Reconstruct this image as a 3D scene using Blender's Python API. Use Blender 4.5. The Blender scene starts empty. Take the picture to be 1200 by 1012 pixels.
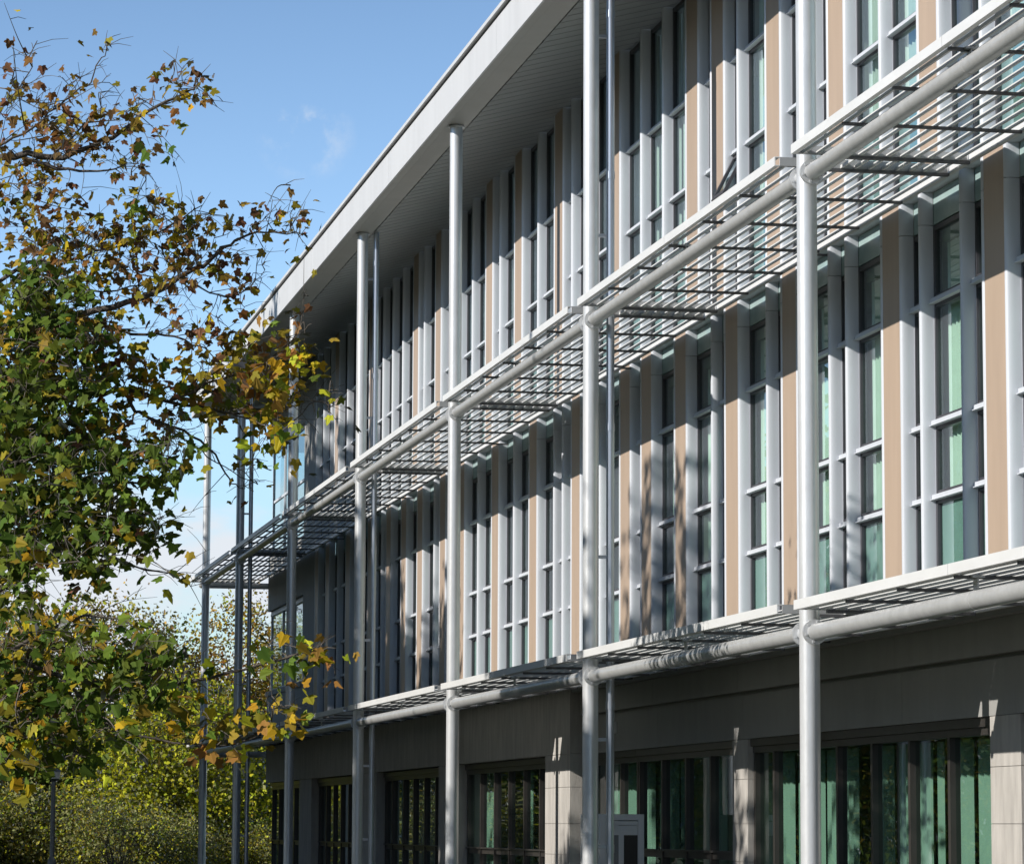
import bpy, math, random
from mathutils import Vector, Matrix
random.seed(7)
R = math.radians
C = bpy.context.scene.collection
scene = bpy.context.scene

# ------------------------------------------------------------------ camera
E = 1.65                                   # eye height; facade heights below are given from the eye
CAM = Vector((-8.3797, -28.516, E))
YAW, PITCH, ROLL, FPX = 0.195751, 0.118618, 0.0042264, 3871.78
fwd = Vector((math.sin(YAW)*math.cos(PITCH), math.cos(YAW)*math.cos(PITCH), math.sin(PITCH)))
rgt = Vector((math.cos(YAW), -math.sin(YAW), 0)); upv = rgt.cross(fwd)
rg2 = rgt*math.cos(ROLL) + upv*math.sin(ROLL); up2 = -rgt*math.sin(ROLL) + upv*math.cos(ROLL)
cd = bpy.data.cameras.new("camera"); co = bpy.data.objects.new("camera", cd); C.objects.link(co)
cd.sensor_width = 36; cd.lens = 36*FPX/1200; cd.clip_start = 0.5; cd.clip_end = 6000
co.matrix_world = Matrix(((rg2.x, up2.x, -fwd.x, CAM.x), (rg2.y, up2.y, -fwd.y, CAM.y), (rg2.z, up2.z, -fwd.z, CAM.z), (0, 0, 0, 1)))
scene.camera = co
def at(px, py, d):
    return CAM + d*(fwd + (px-600)/FPX*rg2 - (py-506)/FPX*up2)

# ------------------------------------------------------------------ sky and sun
EL, AZ = R(27), R(16)                      # sun height; turn away from the facade normal towards the camera side
sdir = Vector((-math.cos(EL)*math.cos(AZ), -math.cos(EL)*math.sin(AZ), math.sin(EL)))
w = bpy.data.worlds.new("World"); scene.world = w; w.use_nodes = True
nt = w.node_tree; nt.nodes.clear()
def N(t, nt_=None, **k):
    n = (nt_ or nt).nodes.new(t)
    for a, b in k.items(): setattr(n, a, b)
    return n
out = N('ShaderNodeOutputWorld'); bg = N('ShaderNodeBackground'); sky = N('ShaderNodeTexSky')
sky.sky_type = 'NISHITA'; sky.sun_disc = False; sky.sun_elevation = EL
sky.sun_rotation = math.atan2(sdir.x, sdir.y); sky.air_density = 1.0; sky.dust_density = 0.1; sky.ozone_density = 1.6
tc = N('ShaderNodeTexCoord'); sep = N('ShaderNodeSeparateXYZ')
mp = N('ShaderNodeMapping'); mp.inputs['Scale'].default_value = (1, 1, 2.2); mp.inputs['Location'].default_value = (0.3, 0.17, 0.0)
ns = N('ShaderNodeTexNoise'); ns.inputs['Scale'].default_value = 15; ns.inputs['Detail'].default_value = 7; ns.inputs['Roughness'].default_value = 0.52
low = N('ShaderNodeMapRange'); low.inputs['From Min'].default_value = 0.095; low.inputs['From Max'].default_value = 0.135
low.inputs['To Min'].default_value = 0.16; low.inputs['To Max'].default_value = -0.24
add = N('ShaderNodeMath', operation='ADD')
cr = N('ShaderNodeMapRange'); cr.inputs['From Min'].default_value = 0.50; cr.inputs['From Max'].default_value = 0.66; cr.interpolation_type = 'SMOOTHSTEP'
mx = N('ShaderNodeMix', data_type='RGBA'); mx.inputs[7].default_value = (11.0, 11.7, 12.6, 1)
L = nt.links.new
L(tc.outputs['Generated'], mp.inputs['Vector']); L(mp.outputs[0], ns.inputs['Vector']); L(tc.outputs['Generated'], sep.inputs[0])
L(sep.outputs['Z'], low.inputs['Value']); L(ns.outputs[0], add.inputs[0]); L(low.outputs[0], add.inputs[1]); wd0 = (at(358, 158, 1.0)-CAM).normalized(); vd = N('ShaderNodeVectorMath', operation='DISTANCE'); vd.inputs[1].default_value = wd0
wn = N('ShaderNodeTexNoise'); wn.inputs['Scale'].default_value = 75; wn.inputs['Detail'].default_value = 8; wn.inputs['Roughness'].default_value = .6
wr = N('ShaderNodeMapRange'); wr.inputs['From Min'].default_value = 0.0; wr.inputs['From Max'].default_value = 0.016; wr.inputs['To Min'].default_value = 0.75; wr.inputs['To Max'].default_value = 0.0
wmul = N('ShaderNodeMath', operation='MULTIPLY'); L(tc.outputs['Generated'], vd.inputs[0]); L(vd.outputs['Value'], wr.inputs['Value']); L(tc.outputs['Generated'], wn.inputs['Vector']); L(wr.outputs[0], wmul.inputs[0]); wt = N('ShaderNodeMapRange'); wt.interpolation_type = 'SMOOTHSTEP'; wt.inputs['From Min'].default_value = 0.47; wt.inputs['From Max'].default_value = 0.72; L(wn.outputs[0], wt.inputs['Value']); L(wt.outputs[0], wmul.inputs[1])
L(add.outputs[0], cr.inputs['Value']); cmax = N('ShaderNodeMath', operation='MAXIMUM'); L(cr.outputs[0], cmax.inputs[0]); L(wmul.outputs[0], cmax.inputs[1])
zr = N('ShaderNodeMapRange'); zr.inputs['From Min'].default_value = 0.12; zr.inputs['From Max'].default_value = 0.50; zr.inputs['To Min'].default_value = 2.5; zr.inputs['To Max'].default_value = 0.42
sk = N('ShaderNodeMix', data_type='RGBA', blend_type='MULTIPLY'); sk.inputs[0].default_value = 1; zl_ = N('ShaderNodeMapRange'); zl_.inputs['From Min'].default_value = 0.0; zl_.inputs['From Max'].default_value = 0.16; zl_.inputs['To Min'].default_value = 0.60; zl_.inputs['To Max'].default_value = 1.0; zm = N('ShaderNodeMath', operation='MULTIPLY'); L(sep.outputs['Z'], zl_.inputs['Value']); L(zr.outputs[0], zm.inputs[0]); L(zl_.outputs[0], zm.inputs[1]); L(sep.outputs['Z'], zr.inputs['Value']); L(sky.outputs[0], sk.inputs[6]); sk2 = N('ShaderNodeMix', data_type='RGBA', blend_type='MULTIPLY'); sk2.inputs[0].default_value = 1; sk2.inputs[7].default_value = (0.92, 1.03, 1.19, 1); L(zm.outputs[0], sk.inputs[7]); L(sk.outputs[2], sk2.inputs[6])
L(cmax.outputs[0], mx.inputs[0]); L(sk2.outputs[2], mx.inputs[6]); L(mx.outputs[2], bg.inputs[0]); L(bg.outputs[0], out.inputs[0])
bg.inputs[1].default_value = 0.055
sl = bpy.data.lights.new("sun", 'SUN'); sl.energy = 4.8; sl.angle = R(0.5); sl.color = (1.0, 0.95, 0.875)
so = bpy.data.objects.new("sun", sl); C.objects.link(so); so.rotation_euler = sdir.to_track_quat('Z', 'Y').to_euler(); so.location = (-30, -10, 40)
vs = scene.view_settings; vs.view_transform = 'Standard'; vs.look = 'None'; vs.exposure = 0.38; vs.gamma = 1.0

# ------------------------------------------------------------------ materials
def mat(name, col, rough=0.5, metal=0.0, var=0.08, vscale=3.0, bump=0.0, bscale=40.0, spec=0.5, stretch=(1, 1, 1)):
    m = bpy.data.materials.new(name); m.use_nodes = True; t = m.node_tree; b = t.nodes['Principled BSDF']
    b.inputs['Roughness'].default_value = rough; b.inputs['Metallic'].default_value = metal
    b.inputs['Specular IOR Level'].default_value = spec
    c = N('ShaderNodeTexCoord', t); mp = N('ShaderNodeMapping', t); mp.inputs['Scale'].default_value = stretch
    n = N('ShaderNodeTexNoise', t); n.inputs['Scale'].default_value = vscale; n.inputs['Detail'].default_value = 6; n.inputs['Roughness'].default_value = 0.6
    t.links.new(c.outputs['Object'], mp.inputs[0]); t.links.new(mp.outputs[0], n.inputs['Vector'])
    r = N('ShaderNodeMapRange', t); r.inputs['From Min'].default_value = 0.3; r.inputs['From Max'].default_value = 0.7
    r.inputs['To Min'].default_value = 1-var; r.inputs['To Max'].default_value = 1+var; t.links.new(n.outputs[0], r.inputs['Value'])
    x = N('ShaderNodeMix', t, data_type='RGBA', blend_type='MULTIPLY'); x.inputs[0].default_value = 1
    x.inputs[6].default_value = (*col, 1); t.links.new(r.outputs[0], x.inputs[7]); t.links.new(x.outputs[2], b.inputs['Base Color'])
    if bump:
        n2 = N('ShaderNodeTexNoise', t); n2.inputs['Scale'].default_value = bscale; n2.inputs['Detail'].default_value = 4
        t.links.new(mp.outputs[0], n2.inputs['Vector'])
        bp = N('ShaderNodeBump', t); bp.inputs['Strength'].default_value = bump; bp.inputs['Distance'].default_value = 0.02
        t.links.new(n2.outputs[0], bp.inputs['Height']); t.links.new(bp.outputs[0], b.inputs['Normal'])
    return m
def leafmat(name, col, trans=0.35, var=0.25):
    m = bpy.data.materials.new(name); m.use_nodes = True; t = m.node_tree; t.nodes.clear()
    o = N('ShaderNodeOutputMaterial', t); g = N('ShaderNodeNewGeometry', t)
    hs = N('ShaderNodeHueSaturation', t); hs.inputs['Color'].default_value = (*col, 1)
    r1 = N('ShaderNodeMapRange', t); r1.inputs['To Min'].default_value = 1-var*1.6; r1.inputs['To Max'].default_value = 1+var*1.6
    r2 = N('ShaderNodeMapRange', t); r2.inputs['To Min'].default_value = 0.5-var*0.10; r2.inputs['To Max'].default_value = 0.5+var*0.10
    ml = N('ShaderNodeMath', t, operation='MULTIPLY'); ml.inputs[1].default_value = 7.31
    fr = N('ShaderNodeMath', t, operation='FRACT')
    t.links.new(g.outputs['Random Per Island'], r1.inputs['Value']); t.links.new(g.outputs['Random Per Island'], ml.inputs[0]); t.links.new(ml.outputs[0], fr.inputs[0])
    t.links.new(fr.outputs[0], r2.inputs['Value']); t.links.new(r1.outputs[0], hs.inputs['Value']); t.links.new(r2.outputs[0], hs.inputs['Hue'])
    d = N('ShaderNodeBsdfDiffuse', t); tr = N('ShaderNodeBsdfTranslucent', t); gl = N('ShaderNodeBsdfGlossy', t); gl.inputs['Roughness'].default_value = 0.45
    gl.inputs['Color'].default_value = (0.22, 0.23, 0.24, 1)
    for s in (d, tr): t.links.new(hs.outputs[0], s.inputs['Color'])
    a = N('ShaderNodeMixShader', t); a.inputs[0].default_value = trans; t.links.new(d.outputs[0], a.inputs[1]); t.links.new(tr.outputs[0], a.inputs[2])
    f = N('ShaderNodeFresnel', t); f.inputs['IOR'].default_value = 1.2
    b = N('ShaderNodeMixShader', t); t.links.new(f.outputs[0], b.inputs[0]); t.links.new(a.outputs[0], b.inputs[1]); t.links.new(gl.outputs[0], b.inputs[2])
    t.links.new(b.outputs[0], o.inputs[0]); return m
def glassmat(name, tint, ior=1.75, gcol=(0.9, 0.95, 1.0), wob=0.0):
    m = bpy.data.materials.new(name); m.use_nodes = True; t = m.node_tree; t.nodes.clear()
    o = N('ShaderNodeOutputMaterial', t); tr = N('ShaderNodeBsdfTransparent', t); tr.inputs[0].default_value = (*tint, 1)
    gl = N('ShaderNodeBsdfGlossy', t); gl.inputs['Roughness'].default_value = 0.0; gl.inputs[0].default_value = (*gcol, 1)
    f = N('ShaderNodeFresnel', t); gb = N('ShaderNodeNewGeometry', t); ib = N('ShaderNodeMapRange', t)   # same reflectance from either side of the thin pane
    ib.inputs['To Min'].default_value = ior; ib.inputs['To Max'].default_value = 1/ior; t.links.new(gb.outputs['Backfacing'], ib.inputs['Value']); t.links.new(ib.outputs[0], f.inputs['IOR'])
    if wob:
        c = N('ShaderNodeTexCoord', t); n = N('ShaderNodeTexNoise', t); n.inputs['Scale'].default_value = 1.1; n.inputs['Detail'].default_value = 1
        t.links.new(c.outputs['Object'], n.inputs['Vector'])
        bp = N('ShaderNodeBump', t); bp.inputs['Strength'].default_value = wob; bp.inputs['Distance'].default_value = 0.01
        t.links.new(n.outputs[0], bp.inputs['Height']); t.links.new(bp.outputs[0], gl.inputs['Normal'])
    x = N('ShaderNodeMixShader', t); t.links.new(f.outputs[0], x.inputs[0]); t.links.new(tr.outputs[0], x.inputs[1]); t.links.new(gl.outputs[0], x.inputs[2])
    t.links.new(x.outputs[0], o.inputs[0]); return m

M = dict(
    alu=mat('satin_aluminium', (0.49, 0.515, 0.56), 0.42, 0.0, 0.04, 2.0, spec=0.6, stretch=(1, 1, 0.2)),
    beige=mat('beige_panel', (0.36, 0.274, 0.207), 0.45, 0.0, 0.07, 4.0, stretch=(1, 1, .12)),
    column=mat('galvanised_paint', (0.56, 0.572, 0.585), 0.34, 0.35, 0.07, 9.0, 0.05, 60, stretch=(1, 1, 0.4)),
    tube=mat('galvanised_tube', (0.47, 0.475, 0.475), 0.36, 0.35, 0.10, 9.0, 0.05, 60),  # darker than the columns: shade on the pipes is put into the colour
    shade=mat('shade_metal', (0.63, 0.635, 0.635), 0.42, 0.1, 0.05, 6.0, stretch=(1, 0.3, 1)),
    bar=mat('dull_steel', (0.11, 0.11, 0.115), 0.5, 0.4, 0.12, 8.0),
    zinc=mat('bright_zinc', (0.42, 0.45, 0.50), 0.28, 0.6, 0.06, 6.0, stretch=(1, 1, 0.2)),
    fascia=mat('fascia_grey', (0.50, 0.505, 0.515), 0.45, 0.0, 0.06, 2.0, stretch=(1, 1, .15)),
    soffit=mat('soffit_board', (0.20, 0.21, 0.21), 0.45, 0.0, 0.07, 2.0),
    dark=mat('dark_frame', (0.045, 0.044, 0.052), 0.4, 0.0, 0.1, 4.0),
    bronze=mat('bronze_frame', (0.040, 0.036, 0.033), 0.35, 0.2, 0.15, 4.0),
    stone=mat('stone_panel', (0.36, 0.34, 0.315), 0.75, 0.0, 0.18, 7.0, 0.15, 60, stretch=(1, 1, .2)),
    greywall=mat('grey_render', (0.25, 0.246, 0.236), 0.7, 0.0, 0.08, 3.0, 0.05, 50, stretch=(1, 1, .3)),
    spandrel=mat('teal_spandrel', (0.27, 0.37, 0.365), 0.25, 0.0, 0.08, 4.0),
    curtain=mat('curtain_cloth', (0.62, 0.68, 0.64), 0.8, 0.0, 0.04, 6.0),
    room=mat('room_paint', (0.38, 0.40, 0.38), 0.9, 0.0, 0.2, 1.5),
    glass=glassmat('tinted_glass', (0.70, 0.84, 0.775), 2.1, wob=0.10),
    glass_top=glassmat('clear_glass', (0.76, 0.87, 0.83), 3.4, (0.80, 0.93, 1.0), wob=0.10),
    glass_low=glassmat('green_glass', (0.56, 0.72, 0.645), 1.7, wob=0.12),
    bark=mat('bark', (0.075, 0.062, 0.05), 0.9, 0.0, 0.35, 12.0, 0.6, 30),
    twig=mat('twig_bark', (0.10, 0.085, 0.07), 0.85, 0.0, 0.3, 20.0),
    post=mat('post_grey', (0.16, 0.17, 0.18), 0.45, 0.3, 0.1, 5),
    wood=mat('weathered_wood', (0.16, 0.09, 0.06), 0.8, 0.0, 0.25, 12),
    cab=mat('cabinet_paint', (0.74, 0.73, 0.70), 0.5, 0.0, 0.05, 3),
    endbar=mat('end_frame_grey', (0.30, 0.305, 0.31), 0.45, 0.1, 0.08, 6),  # darker than the rails: shade on these faces is put into the colour
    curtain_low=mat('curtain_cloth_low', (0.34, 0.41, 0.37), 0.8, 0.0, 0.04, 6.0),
    white=mat('white_plastic', (0.7, 0.7, 0.68), 0.4),
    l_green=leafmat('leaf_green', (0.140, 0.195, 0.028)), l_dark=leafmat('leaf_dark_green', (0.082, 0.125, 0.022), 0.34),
    l_olive=leafmat('leaf_olive', (0.255, 0.205, 0.026)), l_yellow=leafmat('leaf_yellow', (0.48, 0.32, 0.022), 0.42),
    l_orange=leafmat('leaf_orange', (0.30, 0.165, 0.040), 0.4), l_brown=leafmat('leaf_brown', (0.175, 0.095, 0.045), 0.3),
    l_lime=leafmat('leaf_lime', (0.52, 0.53, 0.04), 0.42), l_sage=leafmat('leaf_sage', (0.30, 0.31, 0.125), 0.35), l_gold=leafmat('leaf_gold', (0.54, 0.37, 0.08), 0.4),
)

# ------------------------------------------------------------------ helpers
class MB:
    """collects geometry in eye-relative heights; build() links it as ONE mesh object"""
    def __init__(s): s.v = []; s.f = []; s.m = []
    def add(s, vs_, fs, mi=0):
        o = len(s.v); s.v += [tuple(p) for p in vs_]; s.f += [tuple(i+o for i in f) for f in fs]; s.m += [mi]*len(fs)
    def box(s, x0, x1, y0, y1, z0, z1, mi=0):
        s.add([(x0, y0, z0), (x1, y0, z0), (x1, y1, z0), (x0, y1, z0), (x0, y0, z1), (x1, y0, z1), (x1, y1, z1), (x0, y1, z1)],
              [(3, 2, 1, 0), (4, 5, 6, 7), (0, 1, 5, 4), (1, 2, 6, 5), (2, 3, 7, 6), (3, 0, 4, 7)], mi)
    def prism(s, prof, a, b, axis, mi=0, cap=True):
        """prof: list of 2-D points; axis 'y' -> prof is (x,z), 'z' -> prof is (x,y)"""
        n = len(prof)
        if axis == 'y': P = [(p[0], a, p[1]) for p in prof] + [(p[0], b, p[1]) for p in prof]
        else: P = [(p[0], p[1], a) for p in prof] + [(p[0], p[1], b) for p in prof]
        F = [(i, (i+1) % n, n+(i+1) % n, n+i) for i in range(n)]
        if cap: F += [tuple(range(n-1, -1, -1)), tuple(range(n, 2*n))]
        s.add(P, F, mi)
    def tube(s, p, q, r, r2=None, n=16, mi=0, cap=True):
        p = Vector(p); q = Vector(q); r2 = r if r2 is None else r2; d = (q-p)
        if d.length < 1e-6: return
        d.normalize(); a = d.orthogonal().normalized(); b = d.cross(a)
        P = []
        for c, rr in ((p, r), (q, r2)):
            for k in range(n):
                t = 2*math.pi*k/n; P.append(c + a*math.cos(t)*rr + b*math.sin(t)*rr)
        F = [(k, (k+1) % n, n+(k+1) % n, n+k) for k in range(n)]
        if cap: F += [tuple(range(n-1, -1, -1)), tuple(range(n, 2*n))]
        s.add(P, F, mi)
    def path(s, pts, rad, n=6, mi=0):
        pts = [Vector(p) for p in pts]; ring = []; a = None
        for i, p in enumerate(pts):
            d = (pts[min(i+1, len(pts)-1)] - pts[max(i-1, 0)]).normalized()
            a = d.orthogonal().normalized() if a is None else (a - d*a.dot(d)).normalized()
            b = d.cross(a)
            for k in range(n):
                t = 2*math.pi*k/n; ring.append(p + a*math.cos(t)*rad[i] + b*math.sin(t)*rad[i])
        F = [(i*n+k, i*n+(k+1) % n, (i+1)*n+(k+1) % n, (i+1)*n+k) for i in range(len(pts)-1) for k in range(n)]
        s.add(ring, F, mi)
    def build(s, name, m, parent=None, smooth=True, label=None, ang=32, dz=E):
        me = bpy.data.meshes.new(name)
        o = bpy.data.objects.new(name, me); C.objects.link(o)
        off = Vector((0, 0, dz))
        if parent:
            q = parent; pl = Vector((0, 0, 0))
            while q: pl += q.location; q = q.parent
            off -= pl; o.parent = parent
        me.from_pydata([(x+off.x, y+off.y, z+off.z) for x, y, z in s.v], [], s.f)
        for mm in (m if isinstance(m, (list, tuple)) else [m]): me.materials.append(mm)
        if isinstance(m, (list, tuple)): me.polygons.foreach_set('material_index', s.m)
        if smooth:
            me.polygons.foreach_set('use_smooth', [True]*len(me.polygons))
            try: me.set_sharp_from_angle(angle=R(ang))
            except Exception: pass
        me.update()
        if label: o['label'] = label
        return o
def thing(name, loc, label, cat, group=None):
    o = bpy.data.objects.new(name, None); C.objects.link(o); o.location = loc; o.empty_display_size = 0.2
    o['label'] = label; o['category'] = cat
    if group: o['group'] = group
    return o
def tag(o, label, cat, group=None, kind=None):
    o['label'] = label; o['category'] = cat
    if group: o['group'] = group
    if kind: o['kind'] = kind
    return o
def struct(o): o['kind'] = 'structure'; return o
def circ(cx, cy, r, n=24): return [(cx+r*math.cos(2*math.pi*k/n), cy+r*math.sin(2*math.pi*k/n)) for k in range(n)]

# ------------------------------------------------------------------ ground
def groundmat(name, c1, c2, sc, b=0.5):
    m = bpy.data.materials.new(name); m.use_nodes = True; t = m.node_tree; p = t.nodes['Principled BSDF']; p.inputs['Roughness'].default_value = 0.95
    c = N('ShaderNodeTexCoord', t); n = N('ShaderNodeTexNoise', t); n.inputs['Scale'].default_value = sc; n.inputs['Detail'].default_value = 9; n.inputs['Roughness'].default_value = 0.7
    r = N('ShaderNodeValToRGB', t); r.color_ramp.elements[0].position = 0.35; r.color_ramp.elements[1].position = 0.68
    r.color_ramp.elements[0].color = (*c1, 1); r.color_ramp.elements[1].color = (*c2, 1)
    t.links.new(c.outputs['Object'], n.inputs['Vector']); t.links.new(n.outputs[0], r.inputs[0]); t.links.new(r.outputs[0], p.inputs['Base Color']); return m
g = MB(); g.add([(-700, -150, 0), (700, -150, 0), (700, 1500, 0), (-700, 1500, 0)], [(0, 1, 2, 3)])
struct(g.build('ground', groundmat('lawn', (0.025, 0.045, 0.012), (0.06, 0.085, 0.022), 0.8), dz=0))
g = MB(); g.box(-2.6, 1.9, -20, 58, -0.05, 0.02)
struct(g.build('pavement', mat('paving', (0.085, 0.082, 0.076), 0.85, 0, 0.15, 4, 0.2, 30), dz=0))

# ------------------------------------------------------------------ office building
ZU, ZL = 6.109, 1.999                      # tops of the two sun-shade tiers, above the eye
ANCH = [(-2, -.78), (3, 2.26), (13, 8.36), (17, 10.82), (22, 13.84), (27, 16.92), (32, 19.95), (37, 22.97), (41, 25.38), (45, 27.8), (49, 30.17), (55, 33.78), (60, 36.7), (64, 39.1), (69, 42.16), (73, 44.42)]
def YN(n):
    if n <= -2: return -.78 + (n+2)*.608
    for (a, ya), (b, yb) in zip(ANCH, ANCH[1:]):
        if n <= b: return ya + (yb-ya)*(n-a)/(b-a)
XF, XB, XG = 1.618, 1.75, 1.775
BLD = thing('office_building', (4, 22, 0), 'long three storey office building with vertical grey fins, beige panels and overhanging white roof', 'building')
ZS = 5.79                                  # joint between the fins of the two upper storeys
def fin(n, z0, z1):
    y = YN(n); m = MB()
    prof = [(XB, y+.045), (XF, y+.045), (XF, y+.009), (XF+.010, y), (XF+.024, y-.006), (XF+.044, y-.0105), (XF+.072, y-.0125), (XB, y-.0125)]
    if z0 < 5:                             # the lower fins have an open joint near the floor line
        m.prism(prof, z0, ZS-.004, 'z'); m.prism(prof, ZS+.004, z1, 'z'); m.box(XF+.02, XB-.01, y+.008, y+.038, ZS-.006, ZS+.006)
    else: m.prism(prof, z0, z1, 'z')
    m.build('fin', M['alu'], BLD, ang=50)
def panel(n, z0, z1):
    m = MB(); m.box(XF+.004, XB, YN(n)+.053, YN(n+1)-.022, z0, z1); m.build('panel', M['beige'], BLD)
SILL = {'mid': (5.03, 3.845, 3.13), 'top': (9.08, 7.955, 7.24)}
def curtain(m, y0, y1, z0, z1, x, amp=.022, pitch=.11):
    n = max(4, int((y1-y0)/pitch*4)); P = []; F = []
    for k in range(n+1):
        y = y0+(y1-y0)*k/n; xx = x+amp*math.sin(2*math.pi*k/4+.4*math.sin(k*1.7)); P += [(xx, y, z0), (xx, y, z1)]
    for k in range(n): F.append((2*k, 2*k+2, 2*k+3, 2*k+1))
    m.add(P, F)
def window(a, b, storey):
    y0, y1 = YN(a)+.046, YN(b)-.016
    z0, z1 = (2.03, ZS-.01) if storey == 'mid' else (6.16, 10.48)
    fr = MB(); t = .045 if y1-y0 > .6 else .03
    fr.box(XB, XB+.07, y0, y0+t, z0, z1); fr.box(XB, XB+.07, y1-t, y1, z0, z1)
    zz = sorted([z0, z1]+list(SILL[storey]))
    for i, z in enumerate(zz):
        lo_, hi = (z, z+.05) if i == 0 else ((z-.05, z) if i == len(zz)-1 else (z-.05, z+.075))
        fr.box(XB+.003, XB+.067, y0+t, y1-t, lo_, hi)
    wo = fr.build('window', M['dark'], BLD)
    p = MB(); p.add([(XG, y0+.01, z0+.01), (XG, y1-.01, z0+.01), (XG, y1-.01, z1-.01), (XG, y0+.01, z1-.01)], [(0, 3, 2, 1)])
    p.build('pane', M['glass_top' if storey == 'top' else 'glass'], wo, smooth=False)
    s = MB()
    for z in SILL[storey]:
        s.prism([(XB+.002, z-.016), (XB-.062, z-.016), (XB-.062, z-.008), (XB-.042, z-.002), (XB-.042, z+.036), (XB+.002, z+.040)], y0, y1, 'y')
    s.box(XB-.004, XB+.001, y1-.010, y1-.002, SILL[storey][2], SILL[storey][0]); s.build('sill', M['alu'], wo, ang=20)
    c = MB(); wdt = y1-y0; k = random.random()
    top = z1-.02; bot = SILL[storey][2]+.03
    far = y1-.03; ln = wdt*(random.uniform(.40, .62) if k < .4 else random.uniform(.65, .96))
    curtain(c, far-ln, far, bot, top, XG+.12)
    if k > .8 and wdt > .8: curtain(c, y0+.04, y0+.04+.16*wdt, bot, top, XG+.13)
    c.build('curtain', M['curtain'], wo)
    m = MB(); m.box(XG+.02, XG+.05, y0+.002, y1-.002, z0+.01, SILL[storey][2]-.01); m.build('lower_panel', M['spandrel'], wo)
    if storey == 'mid':
        m = MB(); m.box(XB+.004, XB+.05, y0+.002, y1-.002, ZS+.004, 6.11); m.build('spandrel', M['spandrel'], wo)
MIDF = [-2, -1, 0, 2, 3, 4, 6, 7, 9, 10, 11, 13, 14, 15, 17, 18, 20, 21, 22, 23, 25, 27, 28, 29, 30, 32, 33, 35, 37, 38, 40, 42, 43, 45, 46, 47, 49, 50, 52, 53, 55, 56, 57, 59, 60, 62, 64, 65, 67, 69, 70, 72, 73]
MIDP = {-2, 3, 9, 13, 17, 20, 22, 27, 32, 37, 42, 45, 49, 52, 55, 59, 64, 69, 72}
TOPF = [-1, 0, 1, 2, 4, 6, 7, 8, 10, 11, 13, 14, 15, 16, 17, 19, 21, 23, 24, 26, 28, 29, 30, 32, 34, 35, 37, 38, 39, 41, 43, 46, 47, 49, 50, 51, 53, 55, 57, 59, 60, 62, 65, 67, 68, 69, 71, 73]
TOPP = {1, 6, 10, 14, 16, 23, 29, 34, 38, 46, 50, 59, 67}
for F_, P_, st, za, zb in ((MIDF, MIDP, 'mid', 2.02, 6.115), (TOPF, TOPP, 'top', 6.12, 10.50)):
    for n in F_: fin(n, za, zb)
    window(F_[0]-4, F_[0], st)
    for a, b in zip(F_, F_[1:]):
        if a in P_: panel(a, za, zb)
        else: window(a, b, st)
# the window that stands open on the top storey
a, b = YN(13)+.05, YN(14)-.02
m = MB(); hz, hx = 7.93, XB-.02; ang = R(27); ln = .62
dx, dzv = -math.sin(ang), -math.cos(ang)
def sp(y, u, k): return (hx+dx*u+.035*k*math.cos(ang), y, hz+dzv*u-.035*k*math.sin(ang))
for (ya, yb, ua, ub) in ((a, a+.06, 0, ln), (b-.06, b, 0, ln), (a+.06, b-.06, 0, .06), (a+.06, b-.06, ln-.06, ln)):
    m.add([sp(ya, ua, 0), sp(yb, ua, 0), sp(yb, ub, 0), sp(ya, ub, 0), sp(ya, ua, 1), sp(yb, ua, 1), sp(yb, ub, 1), sp(ya, ub, 1)],
          [(3, 2, 1, 0), (4, 5, 6, 7), (0, 1, 5, 4), (1, 2, 6, 5), (2, 3, 7, 6), (3, 0, 4, 7)])
sash = m.build('open_sash', M['dark'], BLD, label='small top hung window sash standing open')
m = MB(); m.add([sp(a+.05, .05, .5), sp(b-.05, .05, .5), sp(b-.05, ln-.05, .5), sp(a+.05, ln-.05, .5)], [(0, 1, 2, 3)]); m.build('pane', M['glass_top'], sash, smooth=False)

# far end bay: grey corner walls with windows, and the flank
YE = 52.9
m = MB(); m.box(XF, XF+.25, YN(73)+.06, 46.4, 1.9, 10.5); m.build('wall', M['greywall'], BLD, label='flat grey wall strip near the far corner')
m = MB(); m.box(XF+.002, XF+.25, 46.404, YE, 5.235, 6.55); m.box(XF+.002, XF+.25, 46.404, YE, 9.22, 10.5); m.box(XF+.002, XF+.25, 46.404, YE, 1.9, 3.17)
m.box(XF-.04, XF, 46.41, YE, 3.14, 3.25); m.build('wall', M['greywall'], BLD, label='grey spandrel wall at the far corner')
m = MB(); m.box(XF+.252, 9, YE-.2, YE-.003, 5.235, 6.55); m.box(XF+.252, 9, YE-.2, YE-.003, 9.22, 10.5); m.box(XF+.252, 9, YE-.2, YE-.003, -1.65, 3.17); m.build('wall', M['greywall'], BLD)
for z0, z1, mt in ((3.255, 5.23, 'glass_top'), (6.555, 9.215, 'glass_top')):
    fr = MB()
    for y in (46.41, 48.5, 50.6, YE-.09): fr.box(XF+.08, XF+.14, y, y+.07, z0, z1)
    fr.box(XF+.083, XF+.137, 46.48, YE-.09, z0, z0+.06); fr.box(XF+.083, XF+.137, 46.48, YE-.09, z1-.06, z1)
    if z1 > 6: fr.box(XF+.084, XF+.136, 46.48, YE-.09, 7.91, 7.97)
    else: fr.box(XF+.06, XF+.14, 46.48, YE-.09, 5.11, 5.168)
    wo = fr.build('window', M['alu'], BLD)
    p = MB(); p.add([(XF+.11, 46.42, z0), (XF+.11, YE-.05, z0), (XF+.11, YE-.05, z1), (XF+.11, 46.42, z1)], [(0, 3, 2, 1)])
    p.add([(XF+.26, YE-.1, z0), (9, YE-.1, z0), (9, YE-.1, z1), (XF+.26, YE-.1, z1)], [(0, 1, 2, 3)])
    p.build('pane', M[mt], wo, smooth=False)

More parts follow.
